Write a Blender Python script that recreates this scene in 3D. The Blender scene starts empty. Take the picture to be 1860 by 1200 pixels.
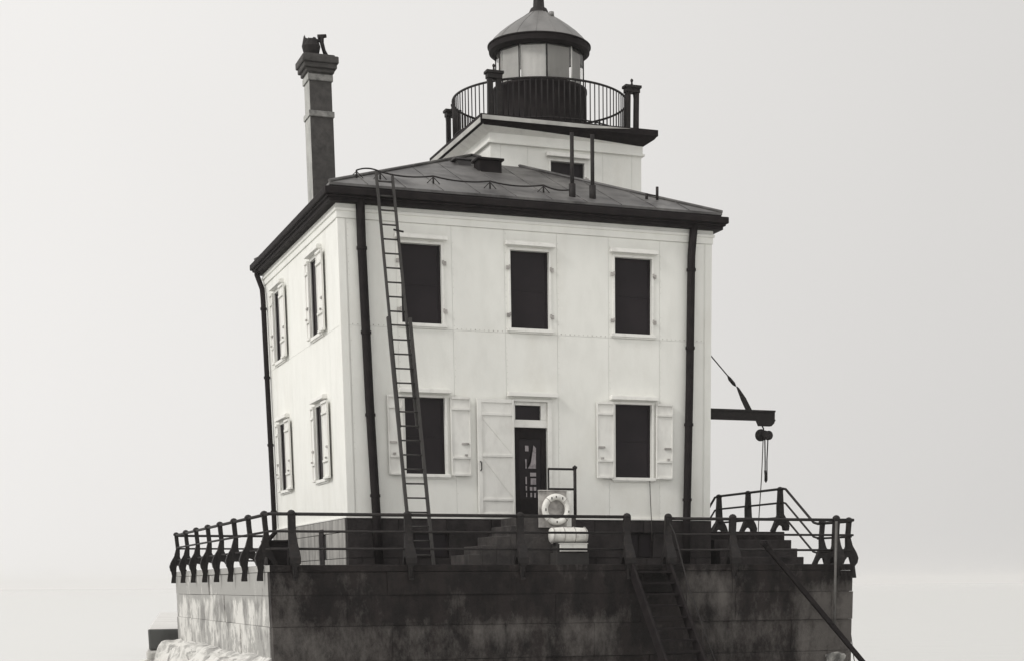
import bpy, bmesh, math, random
from mathutils import Vector, Matrix, noise
PI = math.pi
random.seed(7)
scn = bpy.context.scene
C = scn.collection

# ------------------------------------------------------------------ camera
CAM_R = ((0.9331382281295728, -0.3594611600572236, -0.006381348879072795),
         (0.07871453920039855, 0.186954455800369, 0.9792099125186882),
         (0.35079490948654074, 0.9142405076710958, -0.20274916920083))
cam_data = bpy.data.cameras.new('camera')
cam = bpy.data.objects.new('camera', cam_data); C.objects.link(cam)
cr, cu, cf = (Vector(v) for v in CAM_R)
M = Matrix((cr, cu, -cf)).transposed().to_4x4()
M.translation = Vector((-8.2484, -36.4119, -1.4786))
cam.matrix_world = M
cam_data.sensor_width = 36; cam_data.sensor_fit = 'HORIZONTAL'
cam_data.lens = 36 * 3012.69 / 1860
cam_data.shift_x = (930 - 1085.47) / 1860
cam_data.shift_y = (1684.51 - 600) / 1860
cam_data.clip_start = 0.5; cam_data.clip_end = 20000
scn.camera = cam

# ------------------------------------------------------------------ light
SUN_ELEV = math.radians(38)
SUN_DIR = Vector((-0.88, -0.23, 0.0)).normalized() * math.cos(SUN_ELEV) + Vector((0, 0, math.sin(SUN_ELEV)))
world = bpy.data.worlds.new('World'); scn.world = world
world.use_nodes = True
nt = world.node_tree; nt.nodes.clear()
def N(tree, typ, **kw):
    n = tree.nodes.new(typ)
    for k, v in kw.items():
        if k.startswith('i_'):
            key = k[2:]
            n.inputs[int(key) if key.isdigit() else key.replace('_', ' ')].default_value = v
        else: setattr(n, k, v)
    return n
# overcast daylight: the physical sky, its colour taken out and its tone evened by cloud
sky = N(nt, 'ShaderNodeTexSky', sky_type='NISHITA')
sky.sun_disc = False; sky.sun_elevation = SUN_ELEV
sky.sun_rotation = math.atan2(SUN_DIR.x, SUN_DIR.y)
sky.air_density = 1.0; sky.dust_density = 5.0; sky.ozone_density = 1.0
bw = N(nt, 'ShaderNodeRGBToBW'); nt.links.new(sky.outputs[0], bw.inputs[0])
dim = N(nt, 'ShaderNodeMath', operation='MULTIPLY', i_1=0.10); nt.links.new(bw.outputs[0], dim.inputs[0])
cap = N(nt, 'ShaderNodeMath', operation='MINIMUM', i_1=1.2); nt.links.new(dim.outputs[0], cap.inputs[0])
tc = N(nt, 'ShaderNodeTexCoord')
dot = N(nt, 'ShaderNodeVectorMath', operation='DOT_PRODUCT'); dot.inputs[1].default_value = Vector((0.95, 0.25, -0.18)).normalized()
nt.links.new(tc.outputs['Generated'], dot.inputs[0])
rmp = N(nt, 'ShaderNodeMapRange', i_1=0.05, i_2=1.0, i_3=0.985, i_4=0.64); rmp.interpolation_type = 'SMOOTHSTEP'
nt.links.new(dot.outputs['Value'], rmp.inputs[0])
cl = N(nt, 'ShaderNodeTexNoise', i_Scale=2.2, i_Detail=3.0, i_Roughness=0.5); nt.links.new(tc.outputs['Generated'], cl.inputs['Vector'])
clr = N(nt, 'ShaderNodeMapRange', i_1=0.3, i_2=0.7, i_3=0.975, i_4=1.02); nt.links.new(cl.outputs[0], clr.inputs[0])
mul = N(nt, 'ShaderNodeMath', operation='MULTIPLY'); nt.links.new(rmp.outputs[0], mul.inputs[0]); nt.links.new(clr.outputs[0], mul.inputs[1])
mixv = N(nt, 'ShaderNodeMix', data_type='FLOAT', i_0=0.93)
nt.links.new(cap.outputs[0], mixv.inputs[2]); nt.links.new(mul.outputs[0], mixv.inputs[3])
tint = N(nt, 'ShaderNodeVectorMath', operation='SCALE'); tint.inputs[0].default_value = (1.0, 0.982, 0.960)
nt.links.new(mixv.outputs[0], tint.inputs['Scale'])
bg = N(nt, 'ShaderNodeBackground'); bg.inputs['Strength'].default_value = 1.0
nt.links.new(tint.outputs[0], bg.inputs['Color'])
wo = N(nt, 'ShaderNodeOutputWorld'); nt.links.new(bg.outputs[0], wo.inputs['Surface'])

sd = bpy.data.lights.new('sun', 'SUN'); sd.energy = 1.75; sd.angle = math.radians(14); sd.color = (1.0, 0.975, 0.94)
sun = bpy.data.objects.new('sun', sd); C.objects.link(sun)
sun.rotation_euler = SUN_DIR.to_track_quat('Z', 'Y').to_euler()

scn.view_settings.view_transform = 'Standard'; scn.view_settings.look = 'None'
scn.cycles.volume_bounces = 4
scn.view_settings.gamma = 1.0; scn.view_settings.exposure = 0.0

# ------------------------------------------------------------------ materials
def mat(name, col, rough=0.7, metal=0.0, dark=None, scale=2.0, streak=1.0, lo=0.35, hi=0.7, bump=0.0, bscale=20.0, spec=0.5,
        patch=None, fine=False, pscale=0.7, plo=0.62, phi=0.72, pstreak=(1, 1, 1)):
    """procedural paint / stone: col <-> dark by noise stretched down the wall (streak), optional pale patches"""
    m = bpy.data.materials.new(name); m.use_nodes = True
    t = m.node_tree; t.nodes.clear()
    out = N(t, 'ShaderNodeOutputMaterial'); p = N(t, 'ShaderNodeBsdfPrincipled')
    t.links.new(p.outputs[0], out.inputs[0])
    p.inputs['Roughness'].default_value = rough; p.inputs['Metallic'].default_value = metal
    p.inputs['Specular IOR Level'].default_value = spec
    c4 = (*col, 1)
    tcn = N(t, 'ShaderNodeTexCoord')
    last = None
    if dark:
        mp = N(t, 'ShaderNodeMapping'); mp.inputs['Scale'].default_value = (1, 1, streak)
        t.links.new(tcn.outputs['Object'], mp.inputs[0])
        nz = N(t, 'ShaderNodeTexNoise', i_Scale=scale, i_Detail=7.0, i_Roughness=0.62); t.links.new(mp.outputs[0], nz.inputs['Vector'])
        r = N(t, 'ShaderNodeMapRange', i_1=lo, i_2=hi); t.links.new(nz.outputs[0], r.inputs[0])
        mx = N(t, 'ShaderNodeMix', data_type='RGBA'); mx.inputs[6].default_value = c4; mx.inputs[7].default_value = (*dark, 1)
        t.links.new(r.outputs[0], mx.inputs[0]); last = mx.outputs[2]
    if patch:
        mp2 = N(t, 'ShaderNodeMapping'); mp2.inputs['Scale'].default_value = pstreak; mp2.inputs['Location'].default_value = (3.1, 1.7, 0.4)
        t.links.new(tcn.outputs['Object'], mp2.inputs[0])
        n2 = N(t, 'ShaderNodeTexNoise', i_Scale=pscale, i_Detail=12.0, i_Roughness=0.78 if fine else 0.68); t.links.new(mp2.outputs[0], n2.inputs['Vector'])
        r2 = N(t, 'ShaderNodeMapRange', i_1=plo, i_2=phi); t.links.new(n2.outputs[0], r2.inputs[0])
        m2 = N(t, 'ShaderNodeMix', data_type='RGBA'); m2.inputs[7].default_value = (*patch, 1)
        if last: t.links.new(last, m2.inputs[6])
        else: m2.inputs[6].default_value = c4
        t.links.new(r2.outputs[0], m2.inputs[0]); last = m2.outputs[2]
    if last: t.links.new(last, p.inputs['Base Color'])
    else: p.inputs['Base Color'].default_value = c4
    if bump:
        nb = N(t, 'ShaderNodeTexNoise', i_Scale=bscale, i_Detail=6.0, i_Roughness=0.6); t.links.new(tcn.outputs['Object'], nb.inputs['Vector'])
        b = N(t, 'ShaderNodeBump'); b.inputs['Strength'].default_value = bump; b.inputs['Distance'].default_value = 0.03
        t.links.new(nb.outputs[0], b.inputs['Height']); t.links.new(b.outputs[0], p.inputs['Normal'])
    return m

WHITE = mat('white_paint', (.775, .775, .735), .55, dark=(.70, .70, .66), scale=2.6, streak=.4, lo=.45, hi=.78, bump=.15, bscale=5, patch=(.715, .71, .665), pscale=.9, plo=.5, phi=.66, pstreak=(1, 1, .5))
TRIM = mat('trim_paint', (.76, .755, .72), .5, dark=(.60, .59, .56), scale=5, lo=.5, hi=.8)
SHUT = mat('shutter_paint', (.74, .735, .70), .55, dark=(.58, .57, .54), scale=3, streak=.5, lo=.45, hi=.8, bump=.05, bscale=14)
BLACK = mat('dark_paint', (.019, .016, .016), .7, dark=(.010, .008, .009), scale=4, spec=.1)
IRON = mat('black_iron', (.018, .016, .016), .65, dark=(.034, .028, .026), scale=12, lo=.5, hi=.75, bump=.15, bscale=30, spec=.2)
VOID = mat('dark_glass', (.016, .013, .015), .35, dark=(.022, .018, .02), scale=1.2, spec=.12)
ROOF = mat('roof_metal', (.15, .145, .14), .5, .1, dark=(.07, .067, .067), scale=.9, lo=.38, hi=.62, bump=.25, bscale=3, patch=(.035, .032, .032), pscale=.7, plo=.48, phi=.62, pstreak=(1, 1, 1))
ZINC = mat('lantern_roof_metal', (.20, .195, .19), .5, .2, dark=(.12, .118, .115), scale=1.5, lo=.4, hi=.75, bump=.15, bscale=8)
BRICK = mat('dark_brick', (.062, .058, .055), .85, dark=(.03, .028, .027), scale=7, lo=.35, hi=.7, bump=.4, bscale=22)
PALEBRICK = mat('lit_side_brick', (.42, .42, .40), .85, dark=(.26, .26, .25), scale=4, streak=.6, lo=.4, hi=.75, bump=.4, bscale=22)  # paler brick: sunlight on the chimney's left face put into the colour
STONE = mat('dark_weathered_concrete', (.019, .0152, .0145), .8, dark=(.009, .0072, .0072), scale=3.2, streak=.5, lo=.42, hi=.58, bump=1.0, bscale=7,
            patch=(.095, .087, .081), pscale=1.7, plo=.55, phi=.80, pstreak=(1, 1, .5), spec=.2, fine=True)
PALE = mat('lit_weathered_concrete', (.60, .59, .56), .85, dark=(.22, .215, .205), scale=1.1, streak=.8, lo=.46, hi=.60, patch=(.32, .315, .30), pscale=1.3, plo=.52, phi=.58, pstreak=(1, 1, .8), bump=.6, fine=True, bscale=9)  # paler copy of the platform concrete, its sunlit left side painted in
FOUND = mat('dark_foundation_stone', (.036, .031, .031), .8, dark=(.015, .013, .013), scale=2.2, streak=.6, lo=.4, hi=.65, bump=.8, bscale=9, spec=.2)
FPALE = mat('lit_foundation_stone', (.36, .35, .33), .85, dark=(.15, .147, .14), scale=4.5, streak=.22, lo=.40, hi=.72, bump=.5, bscale=12)  # foundation stone again, lightened to paint in the lit left face
STEP = mat('step_stone', (.06, .053, .05), .8, dark=(.022, .019, .019), scale=3, lo=.4, hi=.65, bump=.4, bscale=14)
WOODD = mat('dark_wood', (.034, .031, .029), .7, dark=(.022, .02, .019), scale=8, lo=.4, hi=.7)
ROPE = mat('tarred_rope', (.05, .045, .042), .8)
CANVAS = mat('white_canvas', (.72, .71, .67), .7, dark=(.52, .50, .47), scale=6, lo=.5, hi=.75)
BOARD = mat('grey_board', (.44, .42, .40), .8, dark=(.20, .19, .18), scale=6, lo=.4, hi=.7)
CURT = mat('lantern_curtain', (.93, .92, .90), .9, dark=(.72, .71, .69), scale=1.4, streak=.8, lo=.45, hi=.75)
def sheer(m, f):
    t = m.node_tree; p = next(n for n in t.nodes if n.type == 'BSDF_PRINCIPLED'); o = next(n for n in t.nodes if n.type == 'OUTPUT_MATERIAL')
    tl = t.nodes.new('ShaderNodeBsdfTranslucent'); mx = t.nodes.new('ShaderNodeMixShader'); mx.inputs[0].default_value = f
    t.links.new(p.inputs['Base Color'].links[0].from_socket, tl.inputs[0])
    t.links.new(p.outputs[0], mx.inputs[1]); t.links.new(tl.outputs[0], mx.inputs[2]); t.links.new(mx.outputs[0], o.inputs[0])
CURTD = mat('grey_lantern_curtain', (.55, .54, .52), .9, dark=(.40, .39, .375), scale=1.4, streak=.8, lo=.4, hi=.7)
sheer(CURT, .5); sheer(CURTD, .4)
ROCK = mat('pale_rock', (.64, .63, .60), .85, dark=(.30, .29, .275), scale=2.2, lo=.46, hi=.62, bump=1.0, bscale=5)
TOE = mat('pale_toe_concrete', (.62, .61, .58), .85, dark=(.24, .235, .225), scale=1.7, lo=.47, hi=.64, bump=.8, bscale=6, patch=(.30, .295, .28), pscale=2.5, plo=.55, phi=.6)
BAND_ROCK = mat('grey_rock', (.26, .255, .24), .85, dark=(.08, .078, .075), scale=4, lo=.4, hi=.6, bump=.5, bscale=9)
PIER = mat('dark_breakwater_side', (.085, .087, .083), .85, dark=(.045, .045, .044), scale=1.5, streak=.4, lo=.4, hi=.7, bump=.5, bscale=5)
PIERTOP = mat('pale_breakwater_top', (.62, .61, .59), .85, dark=(.52, .51, .49), scale=.6, lo=.45, hi=.75)

def stain_shade(m, boxes):
    """lower the patch threshold inside soft regions (x0, x1, z0, z1): lime deposits on STONE, painted shade on PALE"""
    t = m.node_tree
    r2 = [n for n in t.nodes if n.type == 'MAP_RANGE'][-1]; src = r2.inputs[0].links[0].from_socket
    tcn = t.nodes.new('ShaderNodeTexCoord'); sp = t.nodes.new('ShaderNodeSeparateXYZ'); t.links.new(tcn.outputs['Object'], sp.inputs[0])
    for x0, x1, z0, z1, amt in boxes:
        fac = None
        for sock, a, b in ((sp.outputs[0], x0, x1), (sp.outputs[2], z0, z1)):
            for lo_, hi_ in ((a, a + .35), (b, b - .35)):
                q = N(t, 'ShaderNodeMapRange', i_1=lo_, i_2=hi_); t.links.new(sock, q.inputs[0])
                if fac is None: fac = q.outputs[0]
                else:
                    mu = N(t, 'ShaderNodeMath', operation='MULTIPLY'); t.links.new(fac, mu.inputs[0]); t.links.new(q.outputs[0], mu.inputs[1]); fac = mu.outputs[0]
        ma = N(t, 'ShaderNodeMath', operation='MULTIPLY_ADD', i_1=amt); t.links.new(fac, ma.inputs[0]); t.links.new(src, ma.inputs[2]); src = ma.outputs[0]
    t.links.new(src, r2.inputs[0])
stain_shade(STONE, [(-2.6, 5.4, -4.6, -2.05, .10), (1.7, 5.2, -2.75, -1.9, .09), (6.5, 8.1, -2.2, -1.0, .17), (9.4, 11.5, -3.8, -1.4, .20), (9.9, 11.5, -4.6, -1.2, .12), (-2.7, -1.0, -4, -1.0, .09), (7.0, 9.6, -4.5, -2.0, .10)])

stain_shade(PALE, [(-4.5, -1.0, -1.95, -.6, .13), (-4.5, -1.0, -3.3, -2.4, .05)])  # upper region paints the shade under the deck edge into the colour
# ------------------------------------------------------------------ mesh helpers
class MB:
    def __init__(s): s.bm = bmesh.new()
    def quad(s, pts, mi=0):
        f = s.bm.faces.new([s.bm.verts.new(p) for p in pts]); f.material_index = mi; return f
    def box(s, a, b, mi=0, faces=None):
        x0, y0, z0 = a; x1, y1, z1 = b
        v = [s.bm.verts.new(p) for p in ((x0,y0,z0),(x1,y0,z0),(x1,y1,z0),(x0,y1,z0),(x0,y0,z1),(x1,y0,z1),(x1,y1,z1),(x0,y1,z1))]
        idx = {'bottom':(0,3,2,1),'top':(4,5,6,7),'front':(0,1,5,4),'right':(1,2,6,5),'back':(2,3,7,6),'left':(3,0,4,7)}
        for k, ix in idx.items():
            f = s.bm.faces.new([v[i] for i in ix]); f.material_index = (faces or {}).get(k, mi)
        return s
    def obox(s, p, q, w, h, up=(0, 0, 1), mi=0, w2=None, h2=None):
        """bar from p to q, width w (sideways), height h (along up)"""
        p = Vector(p); q = Vector(q); d = (q - p).normalized(); side = d.cross(Vector(up))
        if side.length < 1e-5: side = d.cross(Vector((0, 1, 0)))
        side.normalize(); u = side.cross(d)
        w2 = w if w2 is None else w2; h2 = h if h2 is None else h2
        v = []
        for c, ww, hh in ((p, w, h), (q, w2, h2)):
            for a, b in ((-1, -1), (1, -1), (1, 1), (-1, 1)): v.append(s.bm.verts.new(c + side * a * ww / 2 + u * b * hh / 2))
        for ix in ((3,2,1,0),(4,5,6,7),(0,1,5,4),(1,2,6,5),(2,3,7,6),(3,0,4,7)):
            f = s.bm.faces.new([v[i] for i in ix]); f.material_index = mi
        return s
    def tube(s, pts, r, n=10, mi=0, closed=False, caps=True):
        pts = [Vector(p) for p in pts]; rings = []
        rs = r if isinstance(r, (list, tuple)) else [r] * len(pts)
        L = len(pts)
        for i, p in enumerate(pts):
            if closed: d = pts[(i + 1) % L] - pts[i - 1]
            else: d = pts[min(i + 1, L - 1)] - pts[max(i - 1, 0)]
            d.normalize()
            if i and rings: a = pa - d * pa.dot(d)
            else:
                a = d.cross(Vector((0, 0, 1)))
                if a.length < 1e-3: a = d.cross(Vector((0, 1, 0)))
            a.normalize(); pa = a.copy(); b = a.cross(d)
            rings.append([s.bm.verts.new(p + (a * math.cos(2*PI*k/n) + b * math.sin(2*PI*k/n)) * rs[i]) for k in range(n)])
        for i in range(L if closed else L - 1):
            A, B = rings[i], rings[(i + 1) % L]
            for k in range(n):
                f = s.bm.faces.new((A[k], A[(k+1) % n], B[(k+1) % n], B[k])); f.smooth = True; f.material_index = mi
        if not closed and caps:
            s.bm.faces.new(rings[0][::-1]).material_index = mi; s.bm.faces.new(rings[-1]).material_index = mi
        return s
    def lathe(s, prof, c=(0, 0), n=48, mi=0, smooth=True, ph=0.0, sharp=False):
        """prof: [(r, z)...] round the vertical axis through c"""
        if sharp:
            for P in zip(prof, prof[1:]): s.lathe(P, c, n, mi, smooth, ph)
            return s
        rings = []
        for r, z in prof:
            if r < 1e-4: rings.append([s.bm.verts.new((c[0], c[1], z))])
            else: rings.append([s.bm.verts.new((c[0] + r*math.cos(ph + 2*PI*k/n), c[1] + r*math.sin(ph + 2*PI*k/n), z)) for k in range(n)])
        for A, B in zip(rings, rings[1:]):
            for k in range(n):
                a = [A[k % len(A)]] + ([A[(k+1) % n]] if len(A) > 1 else []); b = ([B[(k+1) % n]] if len(B) > 1 else []) + [B[k % len(B)]]
                if len(a) + len(b) < 3: continue
                f = s.bm.faces.new(a + b); f.smooth = smooth; f.material_index = mi
        return s
    def prism(s, prof, mp, mi=0):
        """prof [(u, v, halfthickness)], mp(u, v, t) -> point"""
        A = [s.bm.verts.new(mp(u, v, -h)) for u, v, h in prof]; B = [s.bm.verts.new(mp(u, v, h)) for u, v, h in prof]
        fa = s.bm.faces.new(A[::-1]); fb = s.bm.faces.new(B); n = len(A)
        for i in range(n): s.bm.faces.new((A[i], A[(i+1) % n], B[(i+1) % n], B[i]))
        bmesh.ops.triangulate(s.bm, faces=[fa, fb])
        return s
    def build(s, name, mats, parent=None, bevel=0.0, norm=True):
        if norm: bmesh.ops.recalc_face_normals(s.bm, faces=s.bm.faces)
        me = bpy.data.meshes.new(name); s.bm.to_mesh(me); s.bm.free()
        for m in (mats if isinstance(mats, (list, tuple)) else [mats]): me.materials.append(m)
        o = bpy.data.objects.new(name, me); C.objects.link(o)
        if parent:
            o.parent = parent
            w = parent_loc(parent); o.location = -w if w.length > 0 else (0, 0, 0)
        if bevel:
            b = o.modifiers.new('bevel', 'BEVEL'); b.width = bevel; b.segments = 2; b.limit_method = 'ANGLE'
        return o
def parent_loc(p):
    w = Vector((0, 0, 0))
    while p: w += Vector(p.location); p = p.parent
    return w
def thing(name, label, cat, loc=(0, 0, 0), group=None):
    o = bpy.data.objects.new(name, None); C.objects.link(o); o.location = loc
    o['label'] = label; o['category'] = cat
    if group: o['group'] = group
    return o
def tag(o, label, cat, group=None):
    o['label'] = label; o['category'] = cat
    if group: o['group'] = group
    return o
def dup(o, parent=None):
    c = o.copy(); C.objects.link(c); c.parent = parent
    for ch in o.children: dup(ch, c)
    return c

# ------------------------------------------------------------------ dimensions
W, D, H = 8.6, 8.69, 6.33          # house: front along x, depth along y, wall height; z = 0 at the foot of the white wall
DECK = -1.056                      # top of the concrete platform
PX0, PX1, PY0, PY1 = -2.21, 10.98, -2.62, 12.15
WATER = -4.25
TX, TY, TT, TG, TZ = 6.39, 5.347, 1.914, 2.226, 9.194   # lantern tower: axis, half width, gallery half width, gallery floor

# ------------------------------------------------------------------ water, breakwater
m = bpy.data.materials.new('lake_water'); m.use_nodes = True
t = m.node_tree; p = t.nodes['Principled BSDF']
p.inputs['Base Color'].default_value = (.60, .60, .58, 1); p.inputs['Roughness'].default_value = .22; p.inputs['IOR'].default_value = 1.33
tcn = N(t, 'ShaderNodeTexCoord'); nz = N(t, 'ShaderNodeTexNoise', i_Scale=.55, i_Detail=5.0); t.links.new(tcn.outputs['Object'], nz.inputs['Vector'])
b = N(t, 'ShaderNodeBump'); b.inputs['Strength'].default_value = .35; b.inputs['Distance'].default_value = .12
t.links.new(nz.outputs[0], b.inputs['Height']); t.links.new(b.outputs[0], p.inputs['Normal'])
mb = MB(); mb.quad([(-4100, -300, WATER), (4100, -300, WATER), (4100, 4100, WATER), (-4100, 4100, WATER)])
o = mb.build('water', m); o['kind'] = 'structure'
hz = bpy.data.materials.new('haze'); hz.use_nodes = True; t = hz.node_tree; t.nodes.clear()
ho_ = N(t, 'ShaderNodeOutputMaterial'); pv = N(t, 'ShaderNodeVolumePrincipled', i_Density=0.00025); pv.inputs['Color'].default_value = (.855, .846, .832, 1); pv.inputs['Anisotropy'].default_value = 0.0
t.links.new(pv.outputs[0], ho_.inputs['Volume'])
mb = MB(); mb.box((-4200, -400, WATER - 1), (4200, 4200, 15)); o = mb.build('haze', hz); o['kind'] = 'stuff'

bw_t = thing('breakwater', 'low stone breakwater with pale top and dark side behind the platform at left', 'breakwater', (0, 12, WATER))
def skewbox(mb, x0, x1, y0, y1, z0, z1, k, top=0, mi=0):
    c = lambda x, y, z: (x + (y - y0) * k, y, z)
    v = [mb.bm.verts.new(c(*q)) for q in ((x0,y0,z0),(x1,y0,z0),(x1,y1,z0),(x0,y1,z0),(x0,y0,z1),(x1,y0,z1),(x1,y1,z1),(x0,y1,z1))]
    for n_, ix in enumerate(((0,3,2,1),(4,5,6,7),(0,1,5,4),(1,2,6,5),(2,3,7,6),(3,0,4,7))):
        mb.bm.faces.new([v[i] for i in ix]).material_index = top if n_ == 1 else mi
mb = MB(); skewbox(mb, -3.0, 3.2, 12.6, 44, -3.22, -2.62, .125, top=1); mb.build('deck_slab', [PIER, PIERTOP], bw_t, bevel=.05)
mb = MB(); skewbox(mb, -3.12, 3.4, 12.3, 44.3, WATER - .5, -3.23, .125); mb.build('base', [ROCK], bw_t, bevel=.06)
mb = MB(); mb.lathe([(.0, -2.62), (.17, -2.62), (.15, -2.56), (.12, -2.35), (.2, -2.22), (.2, -2.14), (.1, -2.08), (.1, -1.95), (0, -1.93)], (-.3, 22.5), 16)
tag(mb.build('bollard', IRON), 'small dark iron bollard standing on the pale breakwater top', 'bollard')

# ------------------------------------------------------------------ platform
plat = thing('concrete_platform', 'big square concrete platform under the house, dark in front and pale on its left', 'platform', (PX0, PY0, WATER))
def courses(axis, plane, u0, u1, zs, out, pitch, mb, jit=.02, g=.003, seed=1):
    """squared blocks laid in courses on one face of the platform"""
    rnd = random.Random(seed)
    for ci, (za, zb) in enumerate(zip(zs, zs[1:])):
        u = u0; first = True
        while u < u1 - .01:
            w = pitch * rnd.uniform(.7, 1.35)
            if first and ci % 2: w *= .55
            first = False
            e = min(u + w, u1)
            if u1 - e < .4: e = u1
            d = rnd.uniform(-jit, jit)
            a, c = plane + (-.25 if out < 0 else -.25) * 0, plane
            f = plane + out * d; k = plane - out * .3
            if axis == 'y': mb.box((u + g, min(f, k), za + g), (e - g, max(f, k), zb - g))
            else: mb.box((min(f, k), u + g, za + g), (max(f, k), e - g, zb - g))
            u = e
zs = [WATER - .3, -3.62, -2.98, -2.28, -1.66, DECK - .14]
mb = MB(); mb.box((PX0 + .06, PY0 + .06, WATER - .3), (PX1 - .06, PY1 - .06, DECK - .15)); mb.build('core', STONE, plat)
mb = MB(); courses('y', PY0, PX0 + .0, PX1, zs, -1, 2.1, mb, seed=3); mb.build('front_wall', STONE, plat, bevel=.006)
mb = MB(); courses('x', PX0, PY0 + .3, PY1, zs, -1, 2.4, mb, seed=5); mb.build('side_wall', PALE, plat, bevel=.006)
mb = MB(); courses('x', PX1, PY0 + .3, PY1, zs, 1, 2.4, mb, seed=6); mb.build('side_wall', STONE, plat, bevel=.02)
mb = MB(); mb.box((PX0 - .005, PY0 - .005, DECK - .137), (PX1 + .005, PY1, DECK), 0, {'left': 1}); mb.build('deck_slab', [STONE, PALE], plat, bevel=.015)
mb = MB()   # rough battered toe along the left side
NY, NU = 150, 16; rows = []
for a in range(NY + 1):
    y = PY0 + .25 + (PY1 - PY0 - .5) * a / NY; row = []
    for k in range(NU + 1):
        f = k / NU
        if f < .4: x, z = PX0 + .05 - .55 * f / .4, -2.86 - .16 * f / .4
        else: g = (f - .4) / .6; x, z = PX0 - .50 - .85 * g, -3.02 - 1.5 * g
        q = Vector((x * .8, y * .9 + z * .5, z * .8))
        d = noise.noise(q * 1.1) * .30 + abs(noise.noise(q * 2.3)) * .22 - .08 + noise.noise(q * 6) * .05
        e = min(1, f * 4)
        row.append(mb.bm.verts.new((x - d * .8 * e, y, z + d * .7 * (e if f else .0) - (.10 * abs(noise.noise(Vector((3, y * 1.7, 1)))) if f else 0))))
    rows.append(row)
for A_, B_ in zip(rows, rows[1:]):
    for k in range(NU): mb.bm.faces.new((A_[k], A_[k + 1], B_[k + 1], B_[k]))
for row in (rows[0], rows[-1]):
    vb = mb.bm.verts.new((PX0 + .05, row[0].co.y, WATER - .3)); mb.bm.faces.new(row + [vb])
mb.build('toe', TOE, plat)
# raised terrace with steps at the right rear
mb = MB(); mb.box((8.62, .73, DECK + .002), (PX1 - .02, 4.95, -.245), 0); mb.build('terrace', STONE, plat, bevel=.02)
mb = MB()
for k, (ya, yb, z) in enumerate([(.37, .728, -.45), (.05, .368, -.655), (-.28, .048, -.86)]):
    mb.box((8.9, ya, DECK + .002), (PX1 - .02, yb, z))
mb.build('steps', FOUND, plat, bevel=.012)
mb = MB()
for k in range(4): mb.box((8.9, 4.952 + k * .33, DECK + .002), (PX1 - .02, 4.95 + (k + 1) * .33 - .002, -.44 - .16 * k))
mb.build('steps', STEP, plat, bevel=.012)
# steps beside the house door, rising towards the right to a landing
mb = MB()
for k, (xa, xb, z) in enumerate([(2.27, 2.58, -.83), (2.58, 2.90, -.64), (2.90, 3.23, -.44), (3.23, 3.45, -.22)]):
    mb.box((xa + .002, -1.42, DECK + .002), (xb, -.002, z))
mb.box((3.452, -1.42, DECK + .002), (4.74, -.002, -.03))
mb.build('door_steps', STEP, plat, bevel=.012)

# rocks along the toe
def rock(cx, cy, cz, sx, sy, sz, seed):
    bm = bmesh.new(); bmesh.ops.create_icosphere(bm, subdivisions=3, radius=1)
    for v in bm.verts:
        c = v.co.copy()
        n = noise.noise(c * 1.1 + Vector((seed * 3.7, seed, 0))) * .45 + noise.noise(c * 3 + Vector((seed, 0, seed))) * .13
        q = Vector((math.copysign(abs(c.x) ** .6, c.x), math.copysign(abs(c.y) ** .6, c.y), math.copysign(abs(c.z) ** .6, c.z))) * (1 + n)
        v.co = (q.x * sx, q.y * sy, q.z * sz)
    me = bpy.data.meshes.new('boulder'); bm.to_mesh(me); bm.free(); me.materials.append(ROCK)
    o = bpy.data.objects.new('boulder', me); C.objects.link(o); o.location = (cx, cy, cz); o.rotation_euler = (seed * .3 % .4, .2, seed * 1.3)
    return o
rk = [(-3.62, 7.4, -4.0, .45, .55, .32, 'pale boulder halfway along the left side of the platform'),
      (-3.5, 10.9, -3.85, .5, .6, .38, 'pale boulder just before the near end of the dark breakwater')]
for i, (x, y, z, a, b2, c2, lab) in enumerate(rk):
    tag(rock(x, y, z, a, b2, c2, i + 1), lab, 'rock', 'boulders along the left foot of the platform')
rk_ = rock(10.45, -2.85, -3.16, .26, .16, .12, 11); rk_.data.materials[0] = BAND_ROCK
tag(rk_, 'rough grey stone lump at the right front foot of the platform', 'rock')

# ------------------------------------------------------------------ the lighthouse
lh = thing('lighthouse', 'white two storey iron clad lighthouse with dark roof and square lantern tower', 'lighthouse', (0, 0, 0))
# -- foundation
mb = MB()
FI = .035
def fblocks(axis, plane, u0, u1, zs, out, pitch, holes, seed, mb, mi):
    rnd = random.Random(seed)
    for ci, (za, zb) in enumerate(zip(zs, zs[1:])):
        cuts = [u0]; u = u0 + pitch * (.5 if ci % 2 else 1)
        while u < u1 - .3: cuts.append(u); u += pitch * rnd.uniform(.85, 1.15)
        cuts.append(u1)
        for a, b in zip(cuts, cuts[1:]):
            segs = [(a, b)]
            for (ha, hb, hz0, hz1) in holes:
                if hz1 <= za + .01 or hz0 >= zb - .01: continue
                ns = []
                for (p_, q_) in segs:
                    if hb <= p_ or ha >= q_: ns.append((p_, q_)); continue
                    if ha > p_: ns.append((p_, ha))
                    if hb < q_: ns.append((hb, q_))
                segs = ns
            for (p_, q_) in segs:
                if q_ - p_ < .02: continue
                g = .006; d = rnd.uniform(0, .012)
                f = plane + out * d; k = plane - out * .2
                if axis == 'y': mb.box((p_ + g, min(f, k), za + g), (q_ - g, max(f, k), zb - g), mi)
                else: mb.box((min(f, k), p_ + g, za + g), (max(f, k), q_ - g, zb - g), mi)
fz = [DECK + .002, -.88, -.32, -.03]
fholes = [(1.44, 2.25, -.88, -.32), (6.50, 7.16, -.88, -.32)]
mb.box((.25, .25, DECK + .003), (W - .25, D - .25, -.04))
fblocks('y', -FI, -FI, W + FI, fz, -1, 1.15, fholes, 2, mb, 0)
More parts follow.
